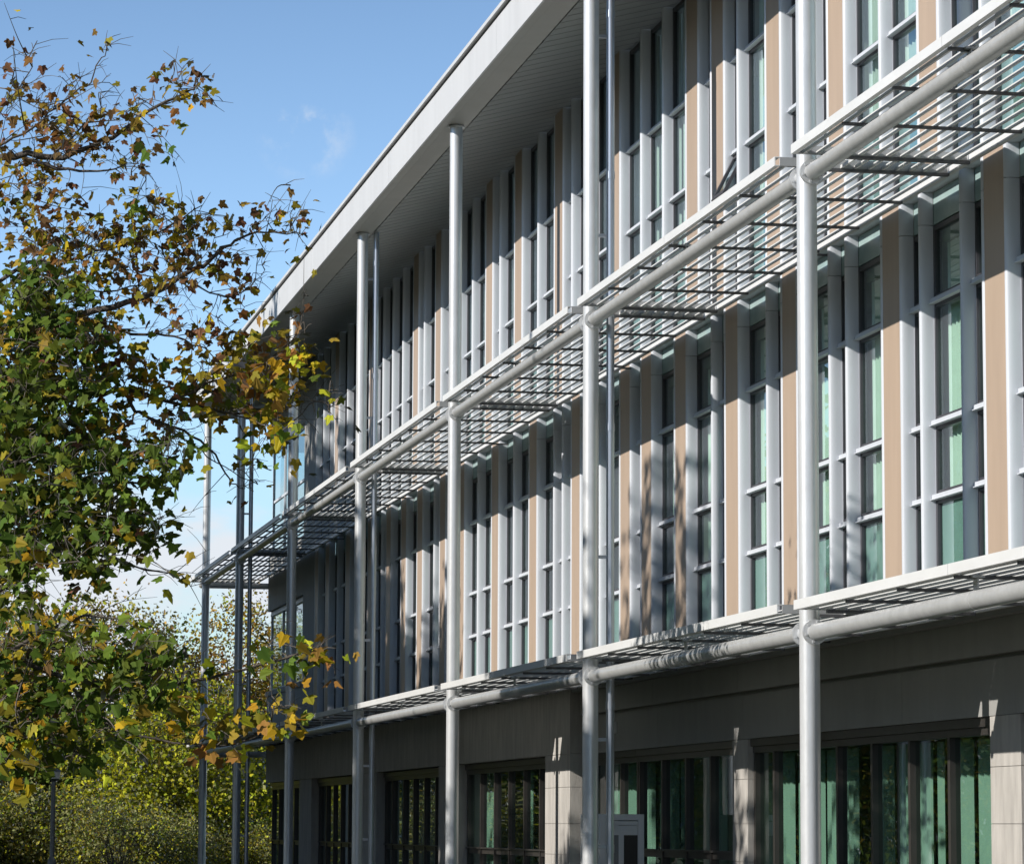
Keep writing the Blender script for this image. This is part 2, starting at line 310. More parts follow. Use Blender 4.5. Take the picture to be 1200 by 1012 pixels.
m = MB(); m.box(XF+.01, XB+.05, -9, YN(-6)-.02, 2.03, 6.11); m.box(XF+.01, XB+.05, -9, YN(-5)-.02, 6.125, 10.5); m.box(XF+.012, 9, -9.15, -9.003, -1.6, 10.5); m.build('wall', M['greywall'], BLD)
# floors and the inside of the rooms
m = MB()
for z in (1.70, 5.62): m.box(XB+.09, 8.9, -9, YE-.22, z, z+.24)
m.build('floor_slab', M['room'], BLD)
m = MB(); m.box(5.2, 5.4, -9, 46, -1.6, 1.69); m.box(5.2, 5.4, -9, 46, 1.95, 5.61); m.box(5.2, 5.4, -9, 46, 5.87, 10.4)
for y in (-9.2, 6.0, 15.2, 24.2, 33.2, 42.2):
    for z0, z1 in ((1.945, 5.615), (5.865, 10.4)): m.box(XB+.35, 5.2, y, y+.12, z0, z1)
m.build('inner_wall', M['room'], BLD)

# roof: fascia, gutter, soffit boards
XR = -.28; ZR = 10.105; Y0R, Y1R = -10.0, 53.6
m = MB()
ys = [Y0R, -4.5, 4.5, 13.5, 22.5, 31.5, 40.5, 49.5, Y1R]
for a, b in zip(ys, ys[1:]): m.box(XR, XR+.03, a+.003, b-.003, ZR, ZR+.50)
m.box(XR+.03, 9, Y1R-.03, Y1R-.003, ZR, ZR+.50)
m.build('fascia', M['fascia'], BLD)
m = MB(); m.prism([(XR-.045, ZR+.545), (XR-.045, ZR+.60), (XR-.02, ZR+.625), (XR+.2, ZR+.64), (XR+.2, ZR+.545)], Y0R, Y1R+.03, 'y')
m.box(XR+.012, XR+.15, Y0R, Y1R-.04, ZR+.505, ZR+.543, 1)
m.build('gutter', [M['fascia'], M['dark']], BLD, ang=15)
m = MB(); m.add([(XR+.19, Y0R, ZR+.63), (9.2, Y0R, ZR+2.6), (9.2, Y1R, ZR+2.6), (XR+.19, Y1R, ZR+.63)], [(0, 1, 2, 3)])
m.build('roof', mat('roof_sheet', (.35, .36, .37), .5), BLD)
def zsof(x): return ZR + .008 + max(0, x-.175)*.262
m = MB()
prof = lambda x0, x1: [(x0, zsof(x0)), (x1, zsof(x1)), (x1, zsof(x1)+.02), (x0, zsof(x0)+.02)]
for a, b in zip(ys, ys[1:]):
    m.prism([(XR+.031, ZR+.002), (-.13, ZR+.012), (-.13, ZR+.03), (XR+.031, ZR+.03)], a+.004, b-.004, 'y')
for a, b in zip([Y0R]+[9*i+.12 for i in range(-1, 6)], [9*i+.11 for i in range(-1, 6)]+[Y1R]):
    m.prism([(-.126, ZR+.016), (.165, ZR+.016), (.165, ZR+.04), (-.126, ZR+.04)], a+.004, b-.004, 'y')
m.build('soffit_edge', mat('soffit_edge_grey', (.33, .32, .305), .5, 0, .05, 2), BLD)
m = MB(); y = Y0R; PB = .36
y = -9.98
while y < Y1R-.4:
    x0, x1 = .175, 1.80
    j = (y-.1+.001) % 9.0; gap = .006 if j > .02 else .05
    m.add([(x0, y+gap, zsof(x0)), (x1, y+gap, zsof(x1)), (x1, y+PB-.01, zsof(x1)+.003), (x0, y+PB-.01, zsof(x0)+.003)], [(0, 3, 2, 1)])
    m.add([(x0, y+PB-.01, zsof(x0)+.003), (x1, y+PB-.01, zsof(x1)+.003), (x1, y+PB, zsof(x1)+.012), (x0, y+PB, zsof(x0)+.012)], [(0, 3, 2, 1)])
    m.add([(x0, y, zsof(x0)+.03), (x1, y, zsof(x1)+.03), (x1, y+gap, zsof(x1)), (x0, y+gap, zsof(x0))], [(0, 3, 2, 1)])
    y += PB
m.add([(.175, Y0R, zsof(.175)+.031), (9, Y0R, ZR+2.5), (9, Y1R-.04, ZR+2.5), (.175, Y1R-.04, zsof(.175)+.031)], [(0, 3, 2, 1)])
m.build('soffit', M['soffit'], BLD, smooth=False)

# ground floor: right-hand wall plane, the step, and the left-hand plane
XW, XL = 1.83, 1.62
zb = -E
m = MB()
for a, b in ((-9, -3), (-3, 3), (3, 9), (9, 13.2), (13.2, 17.57)):
    m.box(XW-.07, 2.2, a+.004, b-.004, 1.57, 1.89)
    m.box(XW, 2.2, a+.004, b-.004, 1.02, 1.535)
m.box(XW+.05, 2.19, -9, 17.56, 1.535, 1.57)
m.build('wall', M['greywall'], BLD, label='smooth grey band over the near ground floor windows')
m = MB()
bays_l = [(28.33, 19.29+.0)]
for a, b in ((17.58, 23.0), (23.0, 26.5), (26.5, 31), (31, 35.3), (35.3, 40), (40, 44.7), (44.7, 48.5), (48.5, YE)):
    m.box(XL, 2.2, a+.004, b-.004, 1.03, 1.945)
m.build('wall', M['stone'], BLD, label='speckled grey stone band over the far ground floor windows')
def pier(x, a, b, top, mtl):
    m = MB(); zs_ = [zb, -.85, -.40, .04, .555, top]
    for z0, z1 in zip(zs_, zs_[1:]): m.box(x, x+.42, a, b, z0+.003, z1-.003)
    m.box(x+.012, x+.40, a+.01, b-.01, zb, top); m.build('pier', mtl, BLD)
pier(XW, -.40, .41, 1.017, M['stone']); pier(XW, 8.80, 9.48, 1.017, M['stone'])
pier(XL, 17.58, 19.29, 1.026, M['stone']); pier(XL, 26.52, 28.33, 1.026, M['stone']); pier(XL, 35.3, 37.8, 1.026, M['stone']); pier(XL, 44.6, 46.6, 1.026, M['stone'])
def lowwin(y0, y1, x, mulls, tz, head=1.015, half=False, cov=()):
    fr = MB(); bot = zb+.12
    fr.box(x-.09, x+.06, y0, y1, head-.085, head); fr.box(x-.06, x+.05, y0, y1, head-.16, head-.088)
    fr.box(x-.04, x+.05, y0, y1, bot, bot+.1)
    for y in mulls: fr.box(x-.055, x+.048, max(y0, y-.036), min(y1, y+.036), bot+.1, head-.16)
    fr.box(x-.035, x+.04, y0, y1, tz-.05, tz+.05); fr.box(x-.075, x-.036, y0, y1, tz+.03, tz+.055)
    wo = fr.build('window', M['bronze'], BLD)
    p = MB(); ys_ = sorted(mulls)
    for a, b in zip(ys_, ys_[1:]):
        k = random.uniform(-.006, .006)
        p.add([(x+k, a+.02, bot+.05), (x-k, b-.02, bot+.05), (x-k, b-.02, head-.15), (x+k, a+.02, head-.15)], [(0, 3, 2, 1)])
    p.build('pane', M['glass_low'], wo, smooth=False)
    c = MB()
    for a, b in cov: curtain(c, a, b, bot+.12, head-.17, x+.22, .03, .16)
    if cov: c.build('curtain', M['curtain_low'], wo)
    return wo
lowwin(-9, -.41, 1.95, (-8.9, -7.6, -6.3, -5, -3.7, -2.4, -1.3, -.46), -.34)
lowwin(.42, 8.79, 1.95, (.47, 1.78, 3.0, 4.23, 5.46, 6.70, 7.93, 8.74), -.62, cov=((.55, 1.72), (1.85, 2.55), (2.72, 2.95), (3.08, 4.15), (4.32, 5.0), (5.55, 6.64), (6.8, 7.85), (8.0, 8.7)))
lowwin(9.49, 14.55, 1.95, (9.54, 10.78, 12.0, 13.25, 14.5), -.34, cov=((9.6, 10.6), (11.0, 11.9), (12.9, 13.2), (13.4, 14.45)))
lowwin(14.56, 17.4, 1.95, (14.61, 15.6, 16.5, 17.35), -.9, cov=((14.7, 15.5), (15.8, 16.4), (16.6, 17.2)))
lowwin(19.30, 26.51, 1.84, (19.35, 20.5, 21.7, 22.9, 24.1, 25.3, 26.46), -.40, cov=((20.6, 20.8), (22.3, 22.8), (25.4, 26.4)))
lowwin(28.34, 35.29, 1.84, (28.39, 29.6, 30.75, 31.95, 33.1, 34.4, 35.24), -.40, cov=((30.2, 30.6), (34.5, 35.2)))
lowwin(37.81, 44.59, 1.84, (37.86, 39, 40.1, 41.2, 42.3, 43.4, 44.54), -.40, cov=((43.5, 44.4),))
lowwin(46.61, 52.2, 1.74, (46.66, 48, 49.4, 50.8, 52.1), -.40)
m = MB(); m.box(XF-.012, XB+.09, -9, 46.39, 1.955, 2.016); m.box(XF+.03, XB+.3, -9, 46.39, 1.892, 1.953); m.build('flashing', M['greywall'], BLD)
m = MB(); m.box(XF+.01, XB+.08, -9, 46.38, 6.1155, 6.1195); m.build('flashing', M['alu'], BLD)

# ------------------------------------------------------------------ columns
ORD = ['column just beyond the right edge', 'largest', 'second', 'third', 'fourth', 'fifth', 'sixth', 'last']
YC = [-9, 0, 9, 18, 27, 36, 45, 52.25]
CL = ['round pale steel column beside the camera, nearest of the row',
      'thickest round steel column, brightly sunlit, right of centre of the facade',
      'second round steel column from the right, with a bright zinc downpipe close beside it',
      'third round steel column from the right, its sunlit head meeting the soffit alone',
      'fourth round steel column from the right, paired with a slim downpipe under the soffit',
      'fifth steel column from the right, its head half hidden by autumn leaves',
      'sixth steel column from the right, shaded grey with a thin pipe beside it',
      'leftmost steel column, dark grey against the sky at the roof corner']
for y, lb in zip(YC, CL):
    t = thing('steel_column', (0, y, 0), lb, 'column', 'steel columns along the facade')
    m = MB(); m.prism(circ(0, y, .0925, 32), zb, 10.12, 'z', cap=False); m.build('shaft', M['column'], t)
    m = MB(); m.prism(circ(0, y, .115, 24), 10.085, 10.105, 'z'); m.build('head_plate', M['column'], t)
    m = MB(); m.box(-.16, .16, y-.16, y+.16, zb+.0, zb+.035)
    for sx in (-.12, .12):
        for sy in (-.12, .12): m.prism(circ(sx, y+sy, .016, 6), zb+.035, zb+.07, 'z')
    m.build('base_plate', M['column'], t)
    for zt in (ZU-.22, ZL-.272):
        m = MB()
        for s in (-1, 1):
            m.tube((0, y+s*.085, zt), (0, y+s*.15, zt), .07, n=20); m.tube((0, y+s*.15, zt), (0, y+s*.165, zt), .112, n=24); m.tube((0, y+s*.171, zt), (0, y+s*.186, zt), .112, n=24)
            for k in range(6):
                q = 2*math.pi*k/6+.3; m.tube((.09*math.cos(q), y+s*.142, zt+.09*math.sin(q)), (.09*math.cos(q), y+s*.198, zt+.09*math.sin(q)), .012, n=6)
        m.build('flange', M['column'], t)

# ------------------------------------------------------------------ sun shades (two tiers of louvred bays)
def sunshade(ya, yb, zt, label, corner=False):
    """louvred canopy bay: rails, slats, cross bars, end frames and the round tube that carries it; zt = top of front rail"""
    t = thing('sun_shade', ((0), (ya+yb)/2, E+zt-.1), label, 'sun shade', 'louvred sun shade bays')
    x0, x1 = -.225, 1.50; dz_tube = -.22 if zt > 4 else -.272
    mid = (ya+yb)/2
    m = MB()
    for a, b in ((ya, mid-.004), (mid+.004, yb)):
        m.prism([(x0, zt-.085), (x0+.05, zt-.085), (x0+.05, zt-.078), (x0+.008, zt-.078), (x0+.008, zt-.008), (x0+.05, zt-.008), (x0+.05, zt), (x0, zt)], a, b, 'y')
    m.build('front_rail', M['shade'], t)
    m = MB(); m.box(x1-.045, x1, ya-.266, yb if corner else yb+.266, zt-.084, zt+.021)
    if zt < 4: m.box(x1+.001, XF-.014, ya-.266, yb if corner else yb+.266, zt-.055, zt-.049)  # closing plate added to keep a sun streak off the wall below
    m.build('inner_rail', M['shade'], t)
    m = MB(); x = x0+.10
    while x < x1-.16:
        b_ = zt-.084
        g0, g1 = ((ya+.012, yb-.012) if x < .33 else (ya-.266, yb+.266))     # behind the columns the slats run on to the next bay
        m.prism([(x, b_), (x+.021, b_), (x+.054, b_+.050), (x+.052, b_+.060), (x, b_+.030)], g0, yb-.012 if corner else g1, 'y'); x += .132
    m.build('slats', M['shade'], t, smooth=False)
    for a, s in ((ya, 1), (yb, -1)):
        m = MB(); m.box(x0+.051, x1-.061, min(a, a+s*.008), max(a, a+s*.008), zt-.083, zt-.002); m.box(x0+.051, x1-.061, min(a+s*.0085, a+s*.055), max(a+s*.0085, a+s*.055), zt-.083, zt-.075)
        for k in (.28, .62, .93): m.tube((x0+k*1.6, a+s*.009, zt-.03), (x0+k*1.6, a+s*.02, zt-.03), .014, n=6)
        m.build('end_frame', M['endbar'], t)
        m = MB(); m.box(x0+.3, x1-.047, min(a-s*.004, a+s*.050), max(a-s*.004, a+s*.050), zt-.110, zt-.0855); m.build('end_bar', M['bar'], t)
    nb = max(2, round((yb-ya)/1.4))
    for k in range(1, nb):
        y = ya+(yb-ya)*k/nb
        m = MB(); m.box(x0+.052, x1-.047, y-.017, y+.017, zt-.112, zt-.0855); m.build('cross_bar', M['bar'], t)
    m = MB(); m.tube((0, ya-.27+.186, zt+dz_tube), (0, yb+.27-.186 if not corner else yb-.9, zt+dz_tube), .074, n=28); tb = m.build('tube', M['tube'], t)
    if corner:
        m = MB(); m.tube((0, yb-.95, zt+dz_tube), (XF+.1, yb-.95, zt+dz_tube), .075, n=20); m.build('return_tube', M['column'], t)
    m = MB()
    for y in ([mid] if yb-ya > 5 else [mid]):
        m.box(-.006, .006, y-.05, y+.05, zt+dz_tube+.07, zt-.07); m.box(-.05, .05, y-.07, y+.07, zt-.105, zt-.086); m.tube((0, y-.012, zt+dz_tube), (0, y+.012, zt+dz_tube), .0765, n=24)
    m.build('bracket', M['tube'], t)
    # arms that tie the bay back to the facade
    m = MB()
    m.box(x1+.001, XB, mid+.35-.012, mid+.35+.012, zt-.08, zt-.057)
    m.build('wall_arm', M['bar'], t)
pos = ['at the right edge, nearest to the camera', 'between the first and second columns from the right', 'between the second and third columns from the right', 'between the third and fourth columns from the right',
       'between the fourth and fifth columns from the right', 'between the fifth and sixth columns from the right', 'at the far end, turning the building corner']
for tier, zt in (('upper', ZU), ('lower', ZL)):
    for k in range(7):
        ya, yb = YC[k]+.27, YC[k+1]-.27
        if k == 6: yb = 54.1
        sunshade(ya, yb, zt, '%s tier louvred metal sun shade bay %s' % (tier, pos[k]), k == 6)

# ------------------------------------------------------------------ downpipes
for y, lb in ((9, 'shiny zinc downpipe beside the second column from the right'), (27, 'slim zinc downpipe beside the fourth column from the right'), (45, 'thin shaded downpipe beside the sixth column from the right')):
    t = thing('downpipe', (.235, y, 0), lb, 'downpipe', 'zinc rainwater downpipes')
    m = MB(); m.prism(circ(.235, y, .048, 20), zb+.1, 10.14, 'z'); m.build('pipe', M['zinc'], t)
    for z in (-.3, 1.35, 4.6, 7.6, 9.55):
        m = MB(); m.prism(circ(.235, y, .054, 20), z, z+.09, 'z'); m.build('collar', M['zinc'], t)
    for z in (-.25, .98, 3.1, 6.9, 9.3):
        m = MB(); m.box(.085, .19, y-.012, y+.012, z, z+.04); m.build('bracket', M['zinc'], t)

# ------------------------------------------------------------------ small things by the ground floor
t = thing('metal_cabinet', (1.08, 12.5, 0), 'pale grey framed metal cabinet standing in front of the green glazing', 'cabinet')
cx0, cx1, ca, cb, ct = .79, 1.36, 12.0, 13.1, .155
m = MB(); m.box(cx0, cx1, ca, cb, ct-.075, ct); m.box(cx0, cx0+.075, ca, cb, zb, ct-.075); m.box(cx1-.075, cx1, ca, cb, zb, ct-.075); m.box(cx0+.075, cx1-.075, cb-.03, cb, zb, ct-.075); m.build('frame', M['cab'], t)
m = MB(); m.box(cx0+.078, cx1-.078, ca+.012, ca+.05, ct-.135, ct-.085); m.box(cx0+.078, cx1-.078, ca+.018, ca+.05, ct-.26, ct-.14); m.box(cx0+.25, cx0+.315, ca+.018, ca+.05, zb+.1, ct-.26); m.box(cx0+.078, cx0+.13, ca+.01, ca+.05, zb+.1, ct-.14); m.build('door', M['cab'], t)
m = MB(); m.box(cx0+.13, cx0+.25, ca+.03, ca+.06, zb+.1, ct-.26); m.build('side_panel', M['greywall'], t)
m = MB(); m.box(cx0+.315, cx1-.078, ca+.03, ca+.06, zb+.1, ct-.26); m.build('dark_panel', M['bronze'], t)
m = MB(); m.tube((cx0+.28, ca-.01, -.75), (cx0+.28, ca-.01, -.55), .011, n=8); m.box(cx0+.27, cx0+.29, ca-.01, ca+.02, -.74, -.72); m.box(cx0+.27, cx0+.29, ca-.01, ca+.02, -.58, -.56); m.build('handle', M['bar'], t)
m = MB(); m.box(XW-.07, XW-.001, 15.55, 15.72, 1.26, 1.42); m.prism([(XW-.071, 1.28), (XW-.11, 1.30), (XW-.11, 1.37), (XW-.071, 1.40)], 15.57, 15.70, 'y')
tag(m.build('wall_lamp', M['white']), 'small pale square lamp box on the grey wall above the cabinet', 'wall lamp')

# ------------------------------------------------------------------ leaves
LOB = [(0, 0), (.20, -.12), (.42, -.10), (.42, .08), (.56, .22), (.60, .42), (.40, .42), (.28, .46), (.27, .64), (.14, .82), (0, 1.0)]
LEAF = LOB + [(-x, y) for x, y in reversed(LOB[1:-1])]
def leaf(mb, p, size, mi, droop=None):
    n = Vector((random.gauss(-.35, .6), random.gauss(-.45, .6), random.gauss(.45, .6)))
    if n.length < .1: n = Vector((0, -1, 0))
    n.normalize()
    tip = Vector((random.gauss(.2, .8), random.gauss(-.1, .7), random.gauss(-.75, .55)))
    y = (tip - n*tip.dot(n))
    if y.length < .05: y = n.orthogonal()
    y.normalize(); x = y.cross(n); f = random.uniform(.10, .42); cu = random.uniform(-.1, .35)
    P = []
    for a, b in LEAF:
        P.append(p + size*(x*a*(1-f*.3) + y*b - n*(abs(a)*f + cu*b*b)))
    k = len(LOB)-1
    fR = tuple(range(0, k+1)); fL = (0,) + tuple(range(k, len(LEAF)))
    mb.add(P, [fR, fL], mi)
LM = ['l_green', 'l_dark', 'l_olive', 'l_yellow', 'l_orange', 'l_brown', 'l_lime', 'l_sage', 'l_gold']
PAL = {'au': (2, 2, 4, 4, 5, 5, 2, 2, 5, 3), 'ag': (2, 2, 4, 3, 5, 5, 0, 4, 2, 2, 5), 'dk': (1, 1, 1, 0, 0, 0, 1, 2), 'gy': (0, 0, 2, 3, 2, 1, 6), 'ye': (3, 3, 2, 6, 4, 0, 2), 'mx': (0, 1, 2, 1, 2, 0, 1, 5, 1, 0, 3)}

# ------------------------------------------------------------------ foreground maple
TX = at(-330, 700, 31.8); TX.z = 0
MAPLE = thing('maple_tree', (TX.x, TX.y, 0), 'large maple at left, brown gold upper leaves and dark green lower boughs', 'tree')
wood = MB(); twigs = MB(); crown = MB()
DS = 1.18                                  # moves the whole tree along the view, its size with it
def P3(p, base): return at(p[0], p[1], DS*(p[2] if len(p) > 2 else base))
TR = [Vector((TX.x, TX.y, 0)), Vector((TX.x+.05, TX.y, 2.0)), Vector((TX.x-.05, TX.y+.1, 4.0)), Vector((TX.x+.1, TX.y, 6.0)), Vector((TX.x+.15, TX.y, 8.0))]
wood.path(TR, [.30, .25, .21, .15, .05], 12)
def smooth_path(pts, k=4):
    o = []
    for i in range(len(pts)-1):
        p0 = pts[max(i-1, 0)]; p1 = pts[i]; p2 = pts[i+1]; p3 = pts[min(i+2, len(pts)-1)]
        for j in range(k):
            t = j/k; o.append(.5*((2*p1)+(p2-p0)*t+(2*p0-5*p1+4*p2-p3)*t*t+(3*p1-p0-3*p2+p3)*t**3))
    o.append(pts[-1]); return o
NODES = []                                  # points of limbs, for twigs to start from
def limb(pts, r0, r1, d=27.0, root=None):
    q = [P3(p, d) for p in pts]
    if root is not None: q = [root]+q
    q = smooth_path(q); n = len(q)
    q = [p + Vector((random.gauss(0, .012), random.gauss(0, .02), random.gauss(0, .012))) for p in q]
    rad = [(r0*.55+(r1-r0*.55)*(i/(n-1))**.8) if root is not None else (r0*.7+(r1-r0*.7)*(i/(n-1))**.8) for i in range(n)]
    wood.path(q, rad, 7)
    for p in q: NODES.append(p)
    return q
h = lambda z: Vector((TX.x, TX.y, z))
limb([(-120, 260, 27), (0, 185, 26.5), (60, 184), (120, 166), (165, 137), (203, 115), (228, 104)], .09, .008, 26.5, h(5.2))
limb([(0, 172), (40, 150), (75, 118), (100, 100), (118, 70), (128, 58)], .02, .004, 26.7)
limb([(30, 186), (80, 200), (125, 199), (152, 190)], .03, .004, 26.4)
limb([(60, 184), (95, 150), (130, 133), (165, 128)], .02, .004, 26.2)
limb([(0, 130), (20, 105), (33, 85), (42, 62)], .012, .004, 26.9)
limb([(-100, 430, 27), (0, 385, 27), (80, 372), (150, 354), (210, 328), (245, 305), (268, 288), (300, 273), (345, 276)], .10, .006, 27, h(4.3))
limb([(80, 372), (140, 388), (195, 392), (232, 404), (250, 420)], .03, .005, 27.2)
limb([(0, 330), (60, 310), (130, 290), (190, 270), (235, 240)], .05, .005, 27.4, h(4.6))
limb([(40, 320), (100, 340), (170, 335), (225, 318)], .02, .004, 27.3)
limb([(210, 328), (255, 345), (285, 340), (308, 318)], .015, .003, 26.9)
limb([(-100, 520, 27), (20, 470), (90, 462), (150, 458), (200, 470), (265, 482), (320, 478), (352, 455)], .08, .005, 26.6, h(3.8))
limb([(145, 460), (165, 485), (215, 505), (250, 532), (268, 560), (280, 570)], .03, .005, 26.4)
limb([(165, 485), (225, 520), (262, 550), (300, 568)], .012, .004, 26.2)
limb([(200, 470), (260, 445), (310, 425), (345, 395), (352, 370)], .02, .004, 26.5)
limb([(265, 482), (330, 500), (370, 470), (388, 478)], .012, .003, 26.4)
limb([(-60, 620, 26), (30, 580), (110, 565), (170, 565), (215, 545)], .06, .006, 26, h(3.1))
limb([(0, 600), (80, 640), (150, 610), (195, 615)], .04, .005, 26)
limb([(-60, 760, 25), (0, 690), (60, 655), (120, 650), (170, 668), (210, 672)], .05, .005, 25.3, h(2.6))
limb([(-60, 790, 24), (0, 770), (70, 790), (150, 805), (230, 797), (300, 780), (345, 766), (385, 752)], .06, .006, 24, h(2.4))
limb([(70, 790), (130, 850), (200, 868), (270, 870), (325, 848)], .022, .005, 23.6)
limb([(-60, 860, 24), (0, 850), (40, 865), (90, 880), (120, 905)], .04, .004, 23.8, h(2.0))
limb([(0, 770), (60, 735), (110, 722), (160, 735)], .03, .004, 24.4)
BL = [  # cluster centre x, y, radii, leaves, palette, depth
 (8, 110, 30, 45, 45, 'au', 26.7), (50, 125, 45, 28, 60, 'au', 26.5), (105, 140, 50, 26, 110, 'au', 26.3), (165, 132, 32, 16, 40, 'au', 26.4), (214, 97, 20, 18, 60, 'au', 26.4), (60, 165, 60, 22, 50, 'au', 26.5),
 (135, 178, 45, 18, 40, 'au', 26.3), (175, 170, 14, 8, 12, 'dk', 26.3), (115, 60, 16, 16, 9, 'au', 26.6), (45, 58, 14, 14, 5, 'au', 26.8), (5, 4, 8, 6, 4, 'ag', 26), (60, 105, 35, 14, 14, 'au', 26.6), (135, 190, 25, 12, 14, 'au', 26.4), (20, 175, 30, 20, 26, 'au', 26.6),
 (20, 215, 45, 35, 90, 'ag', 26.6), (75, 235, 45, 30, 46, 'ag', 26.8), (175, 240, 26, 20, 44, 'ag', 27), (120, 262, 50, 28, 60, 'ag', 27.2), (190, 275, 45, 26, 70, 'ag', 27), (250, 262, 34, 22, 46, 'au', 27), (300, 242, 18, 16, 16, 'au', 26.9), (345, 262, 24, 14, 30, 'au', 26.9), (297, 278, 14, 10, 10, 'au', 26.9),
 (40, 290, 55, 32, 110, 'ag', 27), (110, 305, 55, 30, 90, 'ag', 27.2), (180, 310, 45, 26, 70, 'au', 27.1), (240, 305, 28, 22, 30, 'au', 27), (280, 318, 22, 16, 18, 'au', 26.9), (270, 340, 22, 14, 14, 'ag', 26.9), (215, 345, 30, 18, 26, 'ag', 27), (150, 340, 40, 20, 40, 'ag', 27.2), (285, 365, 16, 10, 9, 'au', 26.9),
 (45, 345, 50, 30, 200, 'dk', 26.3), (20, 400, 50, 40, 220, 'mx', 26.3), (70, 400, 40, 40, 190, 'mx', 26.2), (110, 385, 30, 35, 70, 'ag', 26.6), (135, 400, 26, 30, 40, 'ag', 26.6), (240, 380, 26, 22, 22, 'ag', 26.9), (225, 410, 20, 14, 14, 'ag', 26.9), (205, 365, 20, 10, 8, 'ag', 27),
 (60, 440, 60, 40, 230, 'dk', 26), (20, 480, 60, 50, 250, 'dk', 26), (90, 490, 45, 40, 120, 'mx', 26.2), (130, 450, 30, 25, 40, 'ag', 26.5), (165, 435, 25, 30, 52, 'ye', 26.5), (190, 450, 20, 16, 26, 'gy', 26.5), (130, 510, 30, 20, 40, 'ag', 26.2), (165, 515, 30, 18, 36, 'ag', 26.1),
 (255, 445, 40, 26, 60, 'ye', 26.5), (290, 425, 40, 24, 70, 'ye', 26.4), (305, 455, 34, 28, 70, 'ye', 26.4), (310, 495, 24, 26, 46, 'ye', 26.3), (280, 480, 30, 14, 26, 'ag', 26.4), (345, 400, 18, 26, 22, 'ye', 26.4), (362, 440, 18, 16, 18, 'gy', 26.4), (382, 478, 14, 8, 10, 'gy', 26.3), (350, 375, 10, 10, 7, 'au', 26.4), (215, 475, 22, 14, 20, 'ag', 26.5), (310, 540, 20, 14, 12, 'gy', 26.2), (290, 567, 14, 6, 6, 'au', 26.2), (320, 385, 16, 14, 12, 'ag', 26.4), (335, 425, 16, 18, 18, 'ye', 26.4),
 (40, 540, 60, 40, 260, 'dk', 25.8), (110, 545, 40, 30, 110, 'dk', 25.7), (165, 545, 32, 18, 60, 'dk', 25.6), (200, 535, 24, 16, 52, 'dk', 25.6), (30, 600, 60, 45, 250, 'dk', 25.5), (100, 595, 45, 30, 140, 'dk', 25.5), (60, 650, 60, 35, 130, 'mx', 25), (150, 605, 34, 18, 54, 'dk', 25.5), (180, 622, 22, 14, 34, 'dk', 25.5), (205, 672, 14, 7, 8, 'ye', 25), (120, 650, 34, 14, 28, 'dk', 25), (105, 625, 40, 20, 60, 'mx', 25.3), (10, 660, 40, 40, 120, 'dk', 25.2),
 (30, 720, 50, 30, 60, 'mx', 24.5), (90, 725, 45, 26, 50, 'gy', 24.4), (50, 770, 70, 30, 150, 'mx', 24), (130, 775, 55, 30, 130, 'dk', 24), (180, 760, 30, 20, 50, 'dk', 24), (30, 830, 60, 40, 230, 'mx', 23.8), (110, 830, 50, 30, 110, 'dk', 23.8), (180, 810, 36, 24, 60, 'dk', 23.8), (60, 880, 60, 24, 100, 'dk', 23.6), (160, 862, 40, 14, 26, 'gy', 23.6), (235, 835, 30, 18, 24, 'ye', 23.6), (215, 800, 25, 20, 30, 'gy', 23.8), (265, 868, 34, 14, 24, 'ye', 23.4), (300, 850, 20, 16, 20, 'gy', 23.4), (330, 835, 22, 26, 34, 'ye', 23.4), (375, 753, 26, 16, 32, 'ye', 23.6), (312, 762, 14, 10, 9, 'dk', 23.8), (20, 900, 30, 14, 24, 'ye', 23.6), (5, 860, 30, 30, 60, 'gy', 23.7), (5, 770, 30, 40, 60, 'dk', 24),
]
LSZ = {'au': (.055, .110), 'ag': (.058, .112), 'dk': (.075, .135), 'gy': (.07, .125), 'ye': (.075, .14), 'mx': (.07, .125)}
inframe = [q for q in NODES if (q-CAM).dot(rg2)/(q-CAM).dot(fwd) > -650/FPX]
for _ in range(210):
    q = random.choice(inframe); e = q+Vector((random.gauss(.12, .26), random.gauss(0, .25), random.gauss(.08, .22)))
    pts = smooth_path([q, q.lerp(e, .5)+Vector((random.gauss(0, .04), 0, random.gauss(.02, .04))), e], 3); twigs.path(pts, [.0058-.0040*i/6 for i in range(7)], 4)
    NODES.append(e)
    for _ in range(2):
        b0 = pts[random.randrange(2, 6)]; e2 = b0+Vector((random.gauss(.06, .12), random.gauss(0, .1), random.gauss(.04, .10))); twigs.path([b0, b0.lerp(e2, .5)+Vector((0, 0, .015)), e2], [.0036, .003, .002], 4)
sub = [n for n in NODES]
